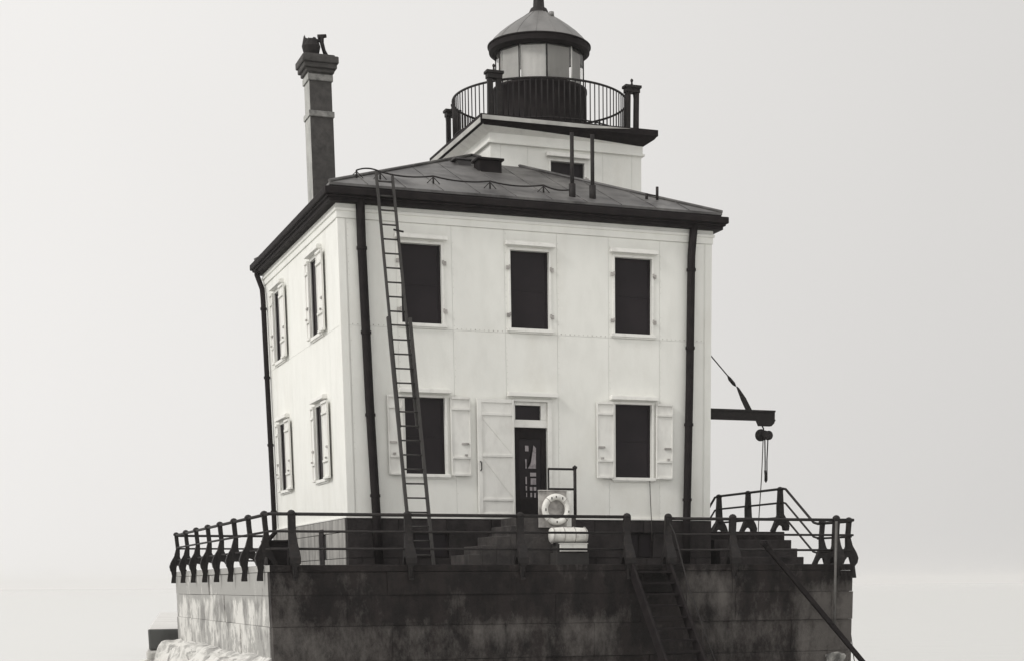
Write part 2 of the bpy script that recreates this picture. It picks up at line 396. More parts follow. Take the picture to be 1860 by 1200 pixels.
fblocks('x', -FI, .17, D + FI, fz, -1, 1.2, [(2.15, 3.0, -.88, -.32)], 4, mb, 1)
fblocks('x', W + FI, .17, D + FI, fz, 1, 1.2, [], 4, mb, 0)
mb.build('foundation', [FOUND, FPALE], lh, bevel=.012)
mb = MB(); mb.box((-FI - .02, -FI - .02, -.03), (W + FI + .02, D + FI, -.002)); mb.build('plinth', TRIM, lh)
for ha, hb, z0, z1 in fholes:
    mb = MB(); mb.box((ha + .01, .06, z0 + .01), (hb - .01, .1, z1 - .01)); f = mb.build('basement_window', VOID, lh)
    mb = MB(); xm = (ha + hb) / 2
    for x in (ha + .03, xm, hb - .03): mb.box((x - .02, .02, z0 + .01), (x + .02, .055, z1 - .01))
    mb.box((ha + .01, .022, z0 + .011), (hb - .01, .053, z0 + .04)); mb.box((ha + .01, .022, z1 - .04), (hb - .01, .053, z1 - .011))
    mb.build('frame', BLACK, f)
mb = MB(); mb.box((.06, 2.16, DECK + .01), (.1, 2.99, -.33)); f = mb.build('basement_window', VOID, lh)
mb = MB(); mb.box((-FI - .03, 2.35, DECK + .004), (-FI - .013, 2.80, -.2)); mb.build('frame', BLACK, f)

# -- iron clad walls, plated with open seams, holes and reveals
def clad(mb, mp, ucuts, zcuts, holes, g=.0032, dep=.008, rev=.15):
    """mp(u, z, out) -> point. seam cuts carry an open joint, hole edges do not"""
    U = sorted(set(ucuts) | {h[0] for h in holes} | {h[1] for h in holes})
    Z = sorted(set(zcuts) | {h[2] for h in holes} | {h[3] for h in holes})
    for a, b in zip(U, U[1:]):
        for c, d in zip(Z, Z[1:]):
            um, zm = (a + b) / 2, (c + d) / 2
            if any(h[0] < um < h[1] and h[2] < zm < h[3] for h in holes): continue
            mb.quad([mp(a, c, -dep), mp(b, c, -dep), mp(b, d, -dep), mp(a, d, -dep)], 1)
            a2 = a + (g if a in ucuts else 0); b2 = b - (g if b in ucuts else 0)
            c2 = c + (g if c in zcuts else 0); d2 = d - (g if d in zcuts else 0)
            P = [(a2, c2), (b2, c2), (b2, d2), (a2, d2)]
            mb.quad([mp(u, z, 0) for u, z in P])
            for (u1, z1), (u2, z2) in zip(P, P[1:] + P[:1]):
                mb.quad([mp(u1, z1, 0), mp(u2, z2, 0), mp(u2, z2, -dep), mp(u1, z1, -dep)])
    for (a, b, c, d) in holes:
        P = [(a, c), (b, c), (b, d), (a, d)]
        for (u1, z1), (u2, z2) in zip(P, P[1:] + P[:1]):
            mb.quad([mp(u1, z1, 0), mp(u2, z2, 0), mp(u2, z2, -rev), mp(u1, z1, -rev)])
front = lambda u, z, o: (u, -o, z)
left = lambda u, z, o: (-o, u, z)
right = lambda u, z, o: (W + o, u, z)
back = lambda u, z, o: (u, D + o, z)
UP = (4.035, 5.645); LO = (.915, 2.52)
WX = [(1.33, 2.225), (3.785, 4.67), (6.232, 7.122)]
DOOR = (3.815, 4.60, .0, 2.50)
SY = [(1.75, 2.86), (6.18, 7.30)]
fh = [(WX[0][0], WX[0][1], *UP), (WX[1][0], WX[1][1], *UP), (WX[2][0], WX[2][1], *UP), (WX[0][0], WX[0][1], *LO), (WX[2][0], WX[2][1], *LO), DOOR]
sh = [(a, b, *UP) for a, b in SY] + [(a, b, *LO) for a, b in SY]
seams = [.0, .18, 1.23, 2.46, 3.65, 4.86, 6.08, 7.32, 8.42, W]
EDGE = mat('weathered_edge_paint', (.46, .455, .43), .6, dark=(.30, .295, .28), scale=2, lo=.4, hi=.7)
RUST = mat('rusty_rivet', (.30, .28, .25), .8)
DIRT = mat('seam_grime', (.52, .51, .49), .8)
mb = MB()
clad(mb, front, seams, [0, 3.93, 6.05], fh)
clad(mb, left, [0, 1.2, 3.3, 5.6, 7.6, D], [0, 3.93, 6.05], sh)
clad(mb, right, [0, 2.2, 4.3, 6.4, D], [0, 3.93, 6.05], [])
clad(mb, back, [0, 2.2, 4.3, 6.4, W], [0, 3.93, 6.05], [])
def rivet(mb, mp, u, z, r=.013):
    c = [mb.bm.verts.new(mp(u + r * math.cos(k * PI / 3), z + r * math.sin(k * PI / 3), .0)) for k in range(6)]
    tpt = mb.bm.verts.new(mp(u, z, .011))
    for k in range(6): mb.bm.faces.new((c[k], c[(k + 1) % 6], tpt)).material_index = 2
for a, b in ((.25, 1.15), (2.55, 3.58), (4.95, 6.0), (7.4, 8.36)):
    n = int((b - a) / .092)
    for i in range(n):
        rivet(mb, front, a + i * (b - a) / (n - 1), 3.96, random.uniform(.008, .014))
for s_ in seams[1:-1]:
    for i in range(46):
        z = .12 + i * .13
        if any(h[0] - .1 < s_ + .03 < h[1] + .1 and h[2] < z < h[3] for h in fh): continue
        if random.random() < .55: rivet(mb, front, s_ + .028, z, .006)
mb.build('wall', [WHITE, DIRT, RUST], lh)
mb = MB()   # frieze under the eaves
mb.box((-.03, -.03, 6.052), (W + .03, D + .03, 6.335)); mb.box((-.06, -.06, 6.19), (W + .06, D + .06, 6.25)); mb.build('frieze', WHITE, lh, bevel=.008)
mb = MB()   # corner boards
for (x0, x1, y0, y1) in ((-.012, .16, -.012, .14), (W - .16, W + .012, -.012, .14), (-.012, .16, D - .14, D + .012)):
    mb = MB(); mb.box((x0, y0, .0), (x1, y1, 6.05)); mb.build('corner_board', WHITE, lh, bevel=.01)

def window(mp, a, b, z0, z1, parent, hood=True, shutters=None, hinges=True, sill=True, name='window', dpt=-.10):
    mbw = MB(); mbw.quad([mp(a, z0, dpt), mp(b, z0, dpt), mp(b, z1, dpt), mp(a, z1, dpt)])
    w = mbw.build(name, VOID, parent)
    def bx(mbx, ua, ub, za, zb, oa, ob):
        A = mp(ua, za, oa); B = mp(ub, zb, ob)
        mbx.box(tuple(min(i, j) for i, j in zip(A, B)), tuple(max(i, j) for i, j in zip(A, B)))
    fr = MB(); f = .055
    bx(fr, a - f, a, z0 - .02, z1 + f, -.01, .022); bx(fr, b, b + f, z0 - .02, z1 + f, -.01, .022); bx(fr, a - f - .002, b + f + .002, z1, z1 + f, -.01, .026)
    fr.build('frame', TRIM, w, bevel=.006)
    sa = MB()   # sash bars, dark behind the insect screen
    m_ = (z0 + z1) / 2
    bx(sa, a + .045, b - .045, m_ - .012, m_ + .012, dpt + .002, dpt + .008); bx(sa, a, a + .045, z0, z1, dpt + .002, dpt + .022); bx(sa, b - .045, b, z0, z1, dpt + .002, dpt + .022)
    sa.build('sash', VOID, w)
    if sill:
        si = MB(); bx(si, a - .1, b + .1, z0 - .07, z0, -.02, .06); bx(si, a - .06, b + .06, z0 - .1, z0 - .07, -.01, .03); si.build('sill', TRIM, w, bevel=.006)
    if hood:
        ho = MB(); bx(ho, a - .13, b + .13, z1 + .085, z1 + .165, -.01, .13); bx(ho, a - .11, b + .11, z1 + .165, z1 + .185, -.01, .10); ho.build('hood', TRIM, w, bevel=.012)
    if hinges:
        for u, sg in ((a, -1), (b, 1)):
            for z in (z0 + .26, z1 - .37):
                hi = MB(); bx(hi, u + sg * .07 - .035, u + sg * .07 + .035, z - .04, z + .04, .022, .05); bx(hi, u + sg * .03 - .01, u + sg * .03 + .02, z - .015, z + .06, .02, .06)
                hi.build('hinge', BOARD, w, bevel=.004)
    for (sa_, sb_, hinge_side, off) in (shutters or []):
        s = MB(); z0s, z1s = z0 - .03, z1 + .03; e = off
        bx(s, sa_, sb_, z0s, z1s, e, e + .028)
        f2 = .03
        bx(s, sa_, sa_ + f2, z0s, z1s, e + .028, e + .044); bx(s, sb_ - f2, sb_, z0s, z1s, e + .028, e + .044)
        for z in (z0s + .0, z0s + .36, z1s - .28, z1s - .05):
            bx(s, sa_ + f2, sb_ - f2, z, z + .05, e + .028, e + .062)
        so = s.build('shutter', SHUT, w, bevel=.005)
        uo = sb_ - .12 if hinge_side == 'a' else sa_ + .12
        h = MB(); bx(h, uo - .09, uo + .07, z0s + .66, z0s + .70, e + .028, e + .06); h.build('handle', BOARD, so)
        h = MB(); bx(h, uo - .03, uo + .03, z0s + .42, z0s + .46, e + .05, e + .09); h.build('latch', BOARD, so)
    return w
for i, (a, b) in enumerate(WX): window(front, a, b, *UP, lh)
window(front, *WX[0], *LO, lh, shutters=[(.93, 1.27, 'b', .035), (2.34, 2.79, 'a', .035)], hinges=False)
window(front, *WX[2], *LO, lh, shutters=[(5.76, 6.17, 'b', .035), (7.215, 7.63, 'a', .035)], hinges=False)
for a, b in SY:
    for zz in (UP, LO):
        window(left, a, b, *zz, lh, shutters=[(a - .42, a + .16, 'b', .05), (b + .03, b + .36, 'a', .03)], hinges=False, dpt=-.035)

# -- front door
def fbox(mb, x0, x1, z0, z1, y0, y1, mi=0): mb.box((x0, y0, z0), (x1, y1, z1), mi); return mb
dx0, dx1, _, dz1 = DOOR
d = MB(); fbox(d, dx0 + .02, dx1 - .02, .0, 1.955, .10, .14); door = d.build('door', VOID, lh, bevel=.004)
d = MB()
for x0, x1, z0, z1 in ((dx0 + .02, dx0 + .14, .0, 1.95), (dx1 - .14, dx1 - .02, .0, 1.95), (dx0 + .14, dx1 - .14, 1.72, 1.95), (dx0 + .14, dx1 - .14, .0, .42)): fbox(d, x0, x1, z0 + .002, z1, .078, .10)
d.build('rail', BLACK, door, bevel=.004)
CURTAIN = mat('grey_net_curtain', (.34, .31, .32), .8, dark=(.2, .18, .19), scale=9, lo=.45, hi=.65)
# pale curtain seen in torn pieces behind the door glass
for x0, x1, z0, z1 in ((4.09, 4.17, 1.45, 1.57), (4.09, 4.12, 1.08, 1.28), (4.20, 4.34, .91, .99), (4.21, 4.34, .73, .87),
                       (4.09, 4.12, .74, .9), (4.09, 4.12, .60, .70), (4.19, 4.25, .6, .68), (4.28, 4.34, .6, .68), (4.10, 4.12, .46, .55), (4.20, 4.24, .46, .55), (4.29, 4.33, .45, .55)):
    d = MB(); d.box((x0, .072, z0), (x1, .08, z1)); d.build('curtain', CURTAIN, door)
d = MB(); d.prism([(4.15, 1.08, .004), (4.34, 1.08, .004), (4.345, 1.52, .004), (4.29, 1.58, .004), (4.22, 1.2, .004)], lambda u, v, tt: (u, .076 + tt, v)); d.build('curtain', CURTAIN, door)
d = MB(); fbox(d, dx0 + .03, dx1 - .14, 2.13, 2.42, .10, .12); tr = d.build('transom_window', VOID, lh)
d = MB(); fbox(d, dx0 + .002, dx1 - .002, 1.957, 2.12, .03, .14); fbox(d, dx0 + .002, dx0 + .04, 2.12, 2.498, .03, .12); fbox(d, dx1 - .14, dx1 - .002, 2.12, 2.498, .03, .12); fbox(d, dx0 + .04, dx1 - .14, 2.43, 2.498, .03, .12)
d.build('frame', TRIM, tr, bevel=.006)
d = MB(); fbox(d, dx1, dx1 + .10, .0, 2.56, -.03, .0); fbox(d, dx0 - .04, dx0, .0, 2.56, -.025, .0); fbox(d, dx0 - .04, dx1 + .1, 2.502, 2.56, -.035, .0)
d.build('door_frame', TRIM, lh, bevel=.008)
d = MB(); fbox(d, dx0 - .16, dx1 + .23, 2.60, 2.68, -.13, .0); fbox(d, dx0 - .14, dx1 + .21, 2.68, 2.70, -.10, .0); d.build('door_hood', TRIM, lh, bevel=.012)
# storm door folded back on the wall, left of the doorway
X0, X1 = 2.94, 3.79
d = MB(); fbox(d, X0, X1, .06, 2.53, -.075, -.035)
for x0, x1, z0, z1 in ((X0, X0 + .10, .06, 2.53), (X1 - .05, X1, .06, 2.53), (X0 + .1, X1 - .05, 2.45, 2.53), (X0 + .1, X1 - .05, 2.18, 2.24), (X0 + .1, X1 - .05, 1.30, 1.36), (X0 + .1, X1 - .05, .36, .42), (X0 + .1, X1 - .05, .06, .1)):
    fbox(d, x0, x1, z0, z1, -.097, -.075)
sdoor = d.build('storm_door', SHUT, lh, bevel=.006)
d = MB(); d.obox((X0 + .12, -.078, 2.12), (X1 - .06, -.078, 1.38), .014, .012, up=(0, 1, 0)); d.obox((X0 + .12, -.078, 1.27), (X1 - .06, -.078, .45), .014, .012, up=(0, 1, 0)); d.build('brace', SHUT, sdoor)
d = MB(); d.tube([(X0 + .05, -.10, 1.0), (X0 + .06, -.15, 1.03), (X0 + .06, -.15, 1.17), (X0 + .05, -.10, 1.2)], .013, 8); d.build('handle', IRON, sdoor)

# -- eaves, gutter, roof
mb = MB()
O = .30
def ring(mb, x0, x1, y0, y1, z0, z1, ox, mi=0):
    """four mitre-free bars round a rectangle, ox thick inward"""
    mb.box((x0, y0, z0), (x1, y0 + ox, z1), mi); mb.box((x0, y1 - ox, z0), (x1, y1, z1), mi)
    mb.box((x0, y0 + ox, z0), (x0 + ox, y1 - ox, z1), mi); mb.box((x1 - ox, y0 + ox, z0), (x1, y1 - ox, z1), mi)
ring(mb, -O, W + O, -O, D + O, 6.46, 6.60, .13); ring(mb, -O + .05, W + O - .05, -O + .05, D + O - .05, 6.41, 6.46, .08)
mb.build('gutter', BLACK, lh, bevel=.02)
mb = MB(); mb.box((-.20, -.20, 6.336), (W + .20, D + .20, 6.43)); mb.box((-.17, -.17, 6.43), (W + .17, D + .17, 6.695)); mb.build('fascia', BLACK, lh, bevel=.01)
# hipped roof, with raised seams
AP = Vector((4.3, 4.35, 8.55)); E = .18; EZ = 6.70
cor = [Vector((-E, -E, EZ)), Vector((W + E, -E, EZ)), Vector((W + E, D + E, EZ)), Vector((-E, D + E, EZ))]
mb = MB()
for i in range(4):
    A_, B_ = cor[i], cor[(i + 1) % 4]; n = 14
    for r_ in range(n):
        f0, f1 = r_ / n, (r_ + 1) / n
        P = [A_.lerp(AP, f0), B_.lerp(AP, f0), B_.lerp(AP, f1), A_.lerp(AP, f1)]
        if r_ == n - 1: P = P[:3]
        mb.quad(P)
    mb.quad([A_, B_, B_ - Vector((0, 0, .05)), A_ - Vector((0, 0, .05))])
mb.build('roof', ROOF, lh)
mb = MB()
for i in range(4): mb.tube([cor[i] + Vector((0, 0, .02)), AP + Vector((0, 0, .02))], .035, 8)
for i, (a, b_) in enumerate(((0, 1), (1, 2), (2, 3), (3, 0))):
    A_, B_ = cor[a], cor[b_]; mid = (A_ + B_) / 2; inw = AP - mid; 
    for k in range(1, 11):
        f = k / 11; P0 = A_.lerp(B_, f); reach = min(f, 1 - f) * 2
        mb.tube([P0 + Vector((0, 0, .006)), P0 + inw * reach + Vector((0, 0, .006))], .009, 6)
mb.build('roof_seam', ROOF, lh)
def roofz(x, y):
    s = (AP.z - EZ) / (4.3 + E)
    return EZ + s * min(x + E, W + E - x, y + E, D + E - y)
# roof hatch by the tower
mb = MB(); mb.box((3.88, 2.42, roofz(4, 2.42) - .1), (4.42, 2.85, 8.02)); mb.box((3.83, 2.37, 8.02), (4.47, 2.89, 8.07)); mb.build('roof_hatch', BLACK, lh, bevel=.01)
mb = MB(); mb.box((3.55, 3.1, roofz(3.5, 3.1) - .2), (3.90, 3.5, 8.14)); mb.box((3.48, 3.05, 8.14), (3.91, 3.55, 8.18)); mb.build('roof_hatch', ROOF, lh, bevel=.01)
# two tall vent pipes at the front slope
for x, y in ((5.36, .32), (5.84, .32)):
    z = roofz(x, y)
    mb = MB(); mb.tube([(x, y, z - .1), (x, y, 8.22)], .044, 14); v = mb.build('vent_pipe', IRON, lh)
    mb = MB(); mb.tube([(x, y - .0, z - .12), (x, y, z + .26)], .075, 14); mb.build('collar', IRON, v)
# wire on little stanchions
st = [(.55, .45), (1.07, .5), (2.24, .5), (3.5, .45), (4.75, .5), (5.36, .3)]
for i, (x, y) in enumerate(st[:-1]):
    z = roofz(x, y); mb = MB(); mb.tube([(x, y, z - .02), (x, y, z + .15)], .02, 8); mb.tube([(x, y, z + .13), (x + .14, y, z)], .009, 6); mb.tube([(x, y, z + .13), (x - .14, y, z)], .009, 6)
    mb.build('roof_stanchion', IRON, lh)
pts = []
for (x0, y0), (x1, y1) in zip(st, st[1:]):
    for k in range(8):
        f = k / 8; x = x0 + (x1 - x0) * f; y = y0 + (y1 - y0) * f
        pts.append((x, y, roofz(x, y) + .15 - .10 * 4 * f * (1 - f) * (.55 if x0 > .6 else -.5)))
mb = MB(); mb.tube(pts, .016, 6); mb.build('roof_wire', IRON, lh)
for x, h_ in ((7.32, .11), (7.58, .27)):
    mb = MB(); mb.tube([(x, .75, roofz(x, .75) - .02), (x, .75, roofz(x, .75) + h_)], .035, 8); mb.build('roof_stanchion', IRON, lh)
mb = MB(); mb.tube([(7.32, .75, roofz(7.32, .75) + .09), (7.58, .75, roofz(7.58, .75) + .08)], .014, 6); mb.build('roof_wire', IRON, lh)

# -- downpipes
for pts, r in (([(.464, -.14, 6.42), (.47, -.12, 5.6), (.53, -.12, 2.4), (.60, -.13, 0), (.62, -.15, DECK + .05)], .095),
               ([(8.10, -.14, 6.42), (8.05, -.12, 5.75), (8.02, -.12, 3), (7.96, -.13, 0), (7.95, -.15, DECK + .05)], .09),
               ([(-.20, 8.55, 6.45), (-.20, 8.55, 6.3), (-.10, 8.45, 5.95), (-.10, 8.38, 5.7), (-.10, 8.2, 1.0), (-.10, 8.2, -.1), (-.25, 8.3, -.28), (-.25, 8.35, -.75)], .065)):
    mb = MB(); mb.tube(pts, r, 16); dp = mb.build('downpipe', BLACK, lh)
    for k in range(4):
        f = .12 + k * .27; z = 6.2 * (1 - f)
        for (A_, B_) in zip(pts, pts[1:]):
            if B_[2] <= z <= A_[2]:
                q = (A_[2] - z) / (A_[2] - B_[2]); c = [A_[i] + (B_[i] - A_[i]) * q for i in range(3)]
                mb = MB(); mb.lathe([(r, z - .03), (r + .018, z - .03), (r + .018, z + .03), (r, z + .03)], (c[0], c[1]), 16, smooth=False)
                mb.build('pipe_bracket', BLACK, dp)

# -- chimney
ch = MB(); cx0, cx1, cy0, cy1 = -.13, .38, 1.7, 2.26
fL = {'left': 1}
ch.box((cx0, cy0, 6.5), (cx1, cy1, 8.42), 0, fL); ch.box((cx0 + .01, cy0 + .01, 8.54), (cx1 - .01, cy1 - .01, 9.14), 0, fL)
ch.box((cx0 + .0, cy0 + .0, 9.27), (cx1 - .0, cy1 - .0, 9.36), 0, fL)
chim = ch.build('chimney', [BRICK, PALEBRICK], lh, bevel=.012)
BAND = mat('chimney_band', (.24, .235, .225), .85, dark=(.10, .1, .095), scale=7, lo=.4, hi=.65, bump=.4, bscale=18)
for z0, z1, e in ((8.42, 8.54, .025), (9.14, 9.27, .02)):
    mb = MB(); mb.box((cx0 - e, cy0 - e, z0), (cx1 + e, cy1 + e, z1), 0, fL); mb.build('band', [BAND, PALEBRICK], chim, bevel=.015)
mb = MB()
for k, (e, z0, z1) in enumerate(((.05, 9.30, 9.38), (.10, 9.38, 9.48), (.135, 9.48, 9.62), (.07, 9.62, 9.66))):
    mb.box((cx0 - e, cy0 - e, z0), (cx1 + e, cy1 + e, z1))
mb.build('corbel', BRICK, chim, bevel=.035)
mb = MB(); rnd = random.Random(5)   # broken pot: jagged rim
n = 18; c = (-.0, 1.93); prof = []
base = [mb.bm.verts.new((c[0] + .15 * math.cos(2*PI*k/n), c[1] + .15 * math.sin(2*PI*k/n), 9.65)) for k in range(n)]
mid = [mb.bm.verts.new((c[0] + .20 * math.cos(2*PI*k/n), c[1] + .20 * math.sin(2*PI*k/n), 9.86)) for k in range(n)]
top = [mb.bm.verts.new((c[0] + .15 * math.cos(2*PI*k/n), c[1] + .15 * math.sin(2*PI*k/n), 10.02 + rnd.uniform(-.09, .07))) for k in range(n)]
for A_, B_ in ((base, mid), (mid, top)):
    for k in range(n): mb.bm.faces.new((A_[k], A_[(k+1) % n], B_[(k+1) % n], B_[k]))
mb.bm.faces.new(top)
mb.build('broken_pot', IRON, chim)
mb = MB(); mb.tube([(.34, 1.9, 9.64), (.27, 1.9, 9.80), (.23, 1.9, 9.95), (.23, 1.9, 10.09)], [.06, .04, .045, .05], 10); mb.tube([(.15, 1.9, 10.06), (.33, 1.9, 10.1)], [.05, .035], 10); mb.tube([(.12, 1.9, 9.98), (.19, 1.9, 9.99)], .035, 8)
mb.build('cowl', IRON, chim)

# -- tower
tx0, tx1, ty0, ty1 = TX - TT, TX + TT, TY - TT, TY + TT
tfront = lambda u, z, o: (u, ty0 - o, z)
mb = MB(); THL = [(5.97, 6.82, 7.5, 8.37)]
clad(mb, tfront, [tx0, tx0 + .25, 5.4, 7.3, tx1 - .25, tx1], [6.8, 8.66], THL)
clad(mb, lambda u, z, o: (tx0 - o, u, z), [ty0, TY, ty1], [6.8, 8.66], [])
clad(mb, lambda u, z, o: (tx1 + o, u, z), [ty0, TY, ty1], [6.8, 8.66], [])
clad(mb, lambda u, z, o: (u, ty1 + o, z), [tx0, TX, tx1], [6.8, 8.66], [])
mb.build('tower_wall', [WHITE, DIRT], lh)
mb = MB(); mb.box((tx0 - .03, ty0 - .03, 8.66), (tx1 + .03, ty1 + .03, 8.90)); mb.box((tx0 - .07, ty0 - .07, 8.64), (tx1 + .07, ty1 + .07, 8.69)); mb.build('tower_frieze', WHITE, lh, bevel=.01)
window(tfront, 5.97, 6.82, 7.5, 8.37, lh, hinges=True, sill=False, name='tower_window')
# gallery
mb = MB()
g1, g2 = TG, TT + .02
def sq(e, z): return [(TX - e, TY - e, z), (TX + e, TY - e, z), (TX + e, TY + e, z), (TX - e, TY + e, z)]
lv = [sq(g2, 8.86), sq(g1 - .07, 8.99), sq(g1 - .03, 9.04), sq(g1, 9.06), sq(g1, TZ), ]
for li, (A_, B_) in enumerate(zip(lv, lv[1:])):
    for k in range(4):
        if li == 0 and k == 0:      # front cove: dark strip that widens to the right over white paint
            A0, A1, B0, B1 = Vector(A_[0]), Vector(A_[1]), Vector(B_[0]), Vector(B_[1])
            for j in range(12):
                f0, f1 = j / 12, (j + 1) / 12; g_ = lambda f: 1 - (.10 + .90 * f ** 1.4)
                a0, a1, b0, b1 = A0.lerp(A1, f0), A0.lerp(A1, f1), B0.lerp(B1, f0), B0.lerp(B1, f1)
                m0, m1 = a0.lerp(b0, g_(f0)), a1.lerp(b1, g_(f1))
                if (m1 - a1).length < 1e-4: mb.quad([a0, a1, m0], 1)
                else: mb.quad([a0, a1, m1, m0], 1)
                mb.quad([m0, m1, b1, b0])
        else: mb.quad([A_[k], A_[(k+1) % 4], B_[(k+1) % 4], B_[k]], 1 if (li == 0 and k == 3) else 0)
mb.quad(lv[0][::-1]); mb.quad(lv[-1])
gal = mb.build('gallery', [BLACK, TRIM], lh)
mb = MB(); mb.prism([(TX - g1 + .03, 9.075, .007), (TX + g1 - 1.9, 9.08, .007), (TX + g1 - .9, 9.15, .007), (TX + g1 - .7, 9.165, .007), (TX - g1 + .03, 9.165, .007)], lambda u, v, tt: (u, TY - g1 - .01 + tt, v)); mb.box((TX - g1 - .015, TY - g1 + .03, 9.0), (TX - g1 - .002, TY + g1 - .03, 9.11)); mb.build('edge_board', EDGE, gal)
# railing
RR = 2.15
rail = MB(); rail.tube([(TX + RR*math.cos(2*PI*k/96), TY + RR*math.sin(2*PI*k/96), TZ + .95) for k in range(96)], .027, 8, closed=True)
rail.tube([(TX + RR*math.cos(2*PI*k/96), TY + RR*math.sin(2*PI*k/96), TZ + .09) for k in range(96)], .016, 6, closed=True)
railing = rail.build('gallery_railing', IRON, lh)
bmb = MB(); bmb.tube([(0, 0, 0), (0, 0, .93)], .0145, 6); bal0 = bmb.build('baluster', IRON)
for k in range(100):
    a = 2*PI*k/100
    o = bal0 if k == 0 else bal0.copy()
    if k: C.objects.link(o)
    o.parent = railing; o.location = (TX + RR*math.cos(a), TY + RR*math.sin(a), TZ + .01)
def newel(cx, cy):
    mb = MB(); z = TZ
    for sx in (-.11, .11):
        for sy_ in (-.03, .03): pass
        mb.prism([(-.055, z, .07), (.055, z, .07), (.05, z + .1, .06), (.045, z + .82, .06), (.06, z + .94, .07), (-.06, z + .94, .07), (-.045, z + .82, .06), (-.05, z + .1, .06)],
                 lambda u, v, tt, sx=sx: (cx + sx + u, cy + tt, v))
    mb.box((cx - .18, cy - .10, z + .90), (cx + .18, cy + .10, z + 1.0)); mb.box((cx - .21, cy - .13, z + 1.0), (cx + .21, cy + .13, z + 1.06))
    mb.box((cx - .14, cy - .07, z + .001), (cx + .14, cy + .07, z + .10))
    mb.lathe([(0, z + 1.06), (.05, z + 1.06), (.03, z + 1.09), (.02, z + 1.14), (.035, z + 1.17), (.035, z + 1.2), (0, z + 1.23)], (cx, cy), 12)
    return mb
A45 = 1.74
for sx, sy_ in ((-1, -1), (1, -1), (-1, 1), (1, 1)):
    newel(TX + sx * A45, TY + sy_ * A45).build('newel_post', IRON, lh, bevel=.008)
# lantern
mb = MB(); mb.lathe([(1.19, TZ + .001), (1.19, TZ + .08), (1.14, TZ + .1), (1.14, TZ + 1.13), (1.17, TZ + 1.15), (1.17, TZ + 1.22), (1.0, TZ + 1.225)], (TX, TY), 40)
for k in range(20):
    a = 2*PI*k/20; mb.obox((TX + 1.145*math.cos(a), TY + 1.145*math.sin(a), TZ + .1), (TX + 1.145*math.cos(a), TY + 1.145*math.sin(a), TZ + 1.13), .04, .02, up=(math.cos(a), math.sin(a), 0))
mb.build('lantern_drum', BLACK, lh)
gm = bpy.data.materials.new('lantern_glass'); gm.use_nodes = True; t = gm.node_tree; t.nodes.clear()
out = N(t, 'ShaderNodeOutputMaterial'); tr_ = N(t, 'ShaderNodeBsdfTransparent'); tr_.inputs[0].default_value = (.98, .98, .97, 1)
gl = N(t, 'ShaderNodeBsdfGlossy'); gl.inputs['Roughness'].default_value = .05
fr_ = N(t, 'ShaderNodeFresnel', i_IOR=1.5); mx = N(t, 'ShaderNodeMixShader'); t.links.new(fr_.outputs[0], mx.inputs[0]); t.links.new(tr_.outputs[0], mx.inputs[1]); t.links.new(gl.outputs[0], mx.inputs[2]); t.links.new(mx.outputs[0], out.inputs[0])
view = math.atan2(-36.4 - TY, -8.25 - TX)     # bearing from the tower to the shore side
rg = 1.09; z0, z1 = TZ + 1.225, TZ + 2.02
for k in range(10):
    a0 = view + math.radians(9.5 + 36 * k); a1 = a0 + math.radians(36)
    P0 = (TX + rg*math.cos(a0), TY + rg*math.sin(a0)); P1 = (TX + rg*math.cos(a1), TY + rg*math.sin(a1))
    mb = MB(); mb.quad([(*P0, z0), (*P1, z0), (*P1, z1), (*P0, z1)]); pn = mb.build('lantern_pane', gm, lh)
    mb = MB(); mb.tube([(*P0, z0), (*P0, z1)], .016, 6); mb.build('glazing_bar', IRON if k not in (1,) else TRIM, pn)
    # curtain hung inside the pane; the pane at the right stays uncurtained at its edge
    if k == 1: c0, c1 = .0, .0
    rr = 1.02; mb = MB(); n = 26; f0, f1 = (.02, .98)
    if k == 0: f0, f1 = (.06, .99)
    if k == 1: f0, f1 = (.22, .98)
    prev = None
    for i in range(n + 1):
        a = a0 + (a1 - a0) * (f0 + (f1 - f0) * i / n); r_ = rr * math.cos(math.radians(18)) / math.cos((a - (a0 + a1) / 2)) + .004 * math.sin(i * .9)
        q = (TX + r_*math.cos(a), TY + r_*math.sin(a))
        cur = (mb.bm.verts.new((*q, z0 + .01)), mb.bm.verts.new((*q, z1)))
        if prev: f = mb.bm.faces.new((prev[0], cur[0], cur[1], prev[1])); f.smooth = True
        prev = cur
    if k in (0, 1, 6, 7, 8, 9): mb.build('curtain', CURTD if k in (0, 1) else CURT, pn, norm=False)
    else: mb.bm.free()
mb = MB(); mb.lathe([(.0, z0), (.35, z0), (.3, z0 + .1), (.1, z0 + .15), (.1, z0 + .3), (.28, z0 + .35), (.33, z0 + .55), (.26, z0 + .75), (0, z0 + .8)], (TX, TY), 24); mb.build('lens', BOARD, lh)
mb = MB(); mb.lathe([(1.05, TZ + 2.02), (1.16, TZ + 2.02), (1.235, TZ + 2.07), (1.245, TZ + 2.19), (1.27, TZ + 2.195), (1.27, TZ + 2.22), (1.2, TZ + 2.225)], (TX, TY), 64, sharp=True); mb.build('lantern_gutter', BLACK, lh)
mb = MB(); prof = [(1.24, TZ + 2.215), (1.14, TZ + 2.33), (.98, TZ + 2.475), (.78, TZ + 2.625), (.58, TZ + 2.76), (.40, TZ + 2.87), (.24, TZ + 2.98)]; mb.lathe(prof, (TX, TY), 48)
mb.lathe([(1.05, TZ + 2.005), (.0, TZ + 2.02)], (TX, TY), 24)
lr = mb.build('lantern_roof', ZINC, lh)
mb = MB()
for k in range(16):
    a = 2*PI*k/16; mb.tube([(TX + r_*math.cos(a), TY + r_*math.sin(a), z + .0) for r_, z in prof], .009, 6)
mb.build('roof_seam', ZINC, lr)
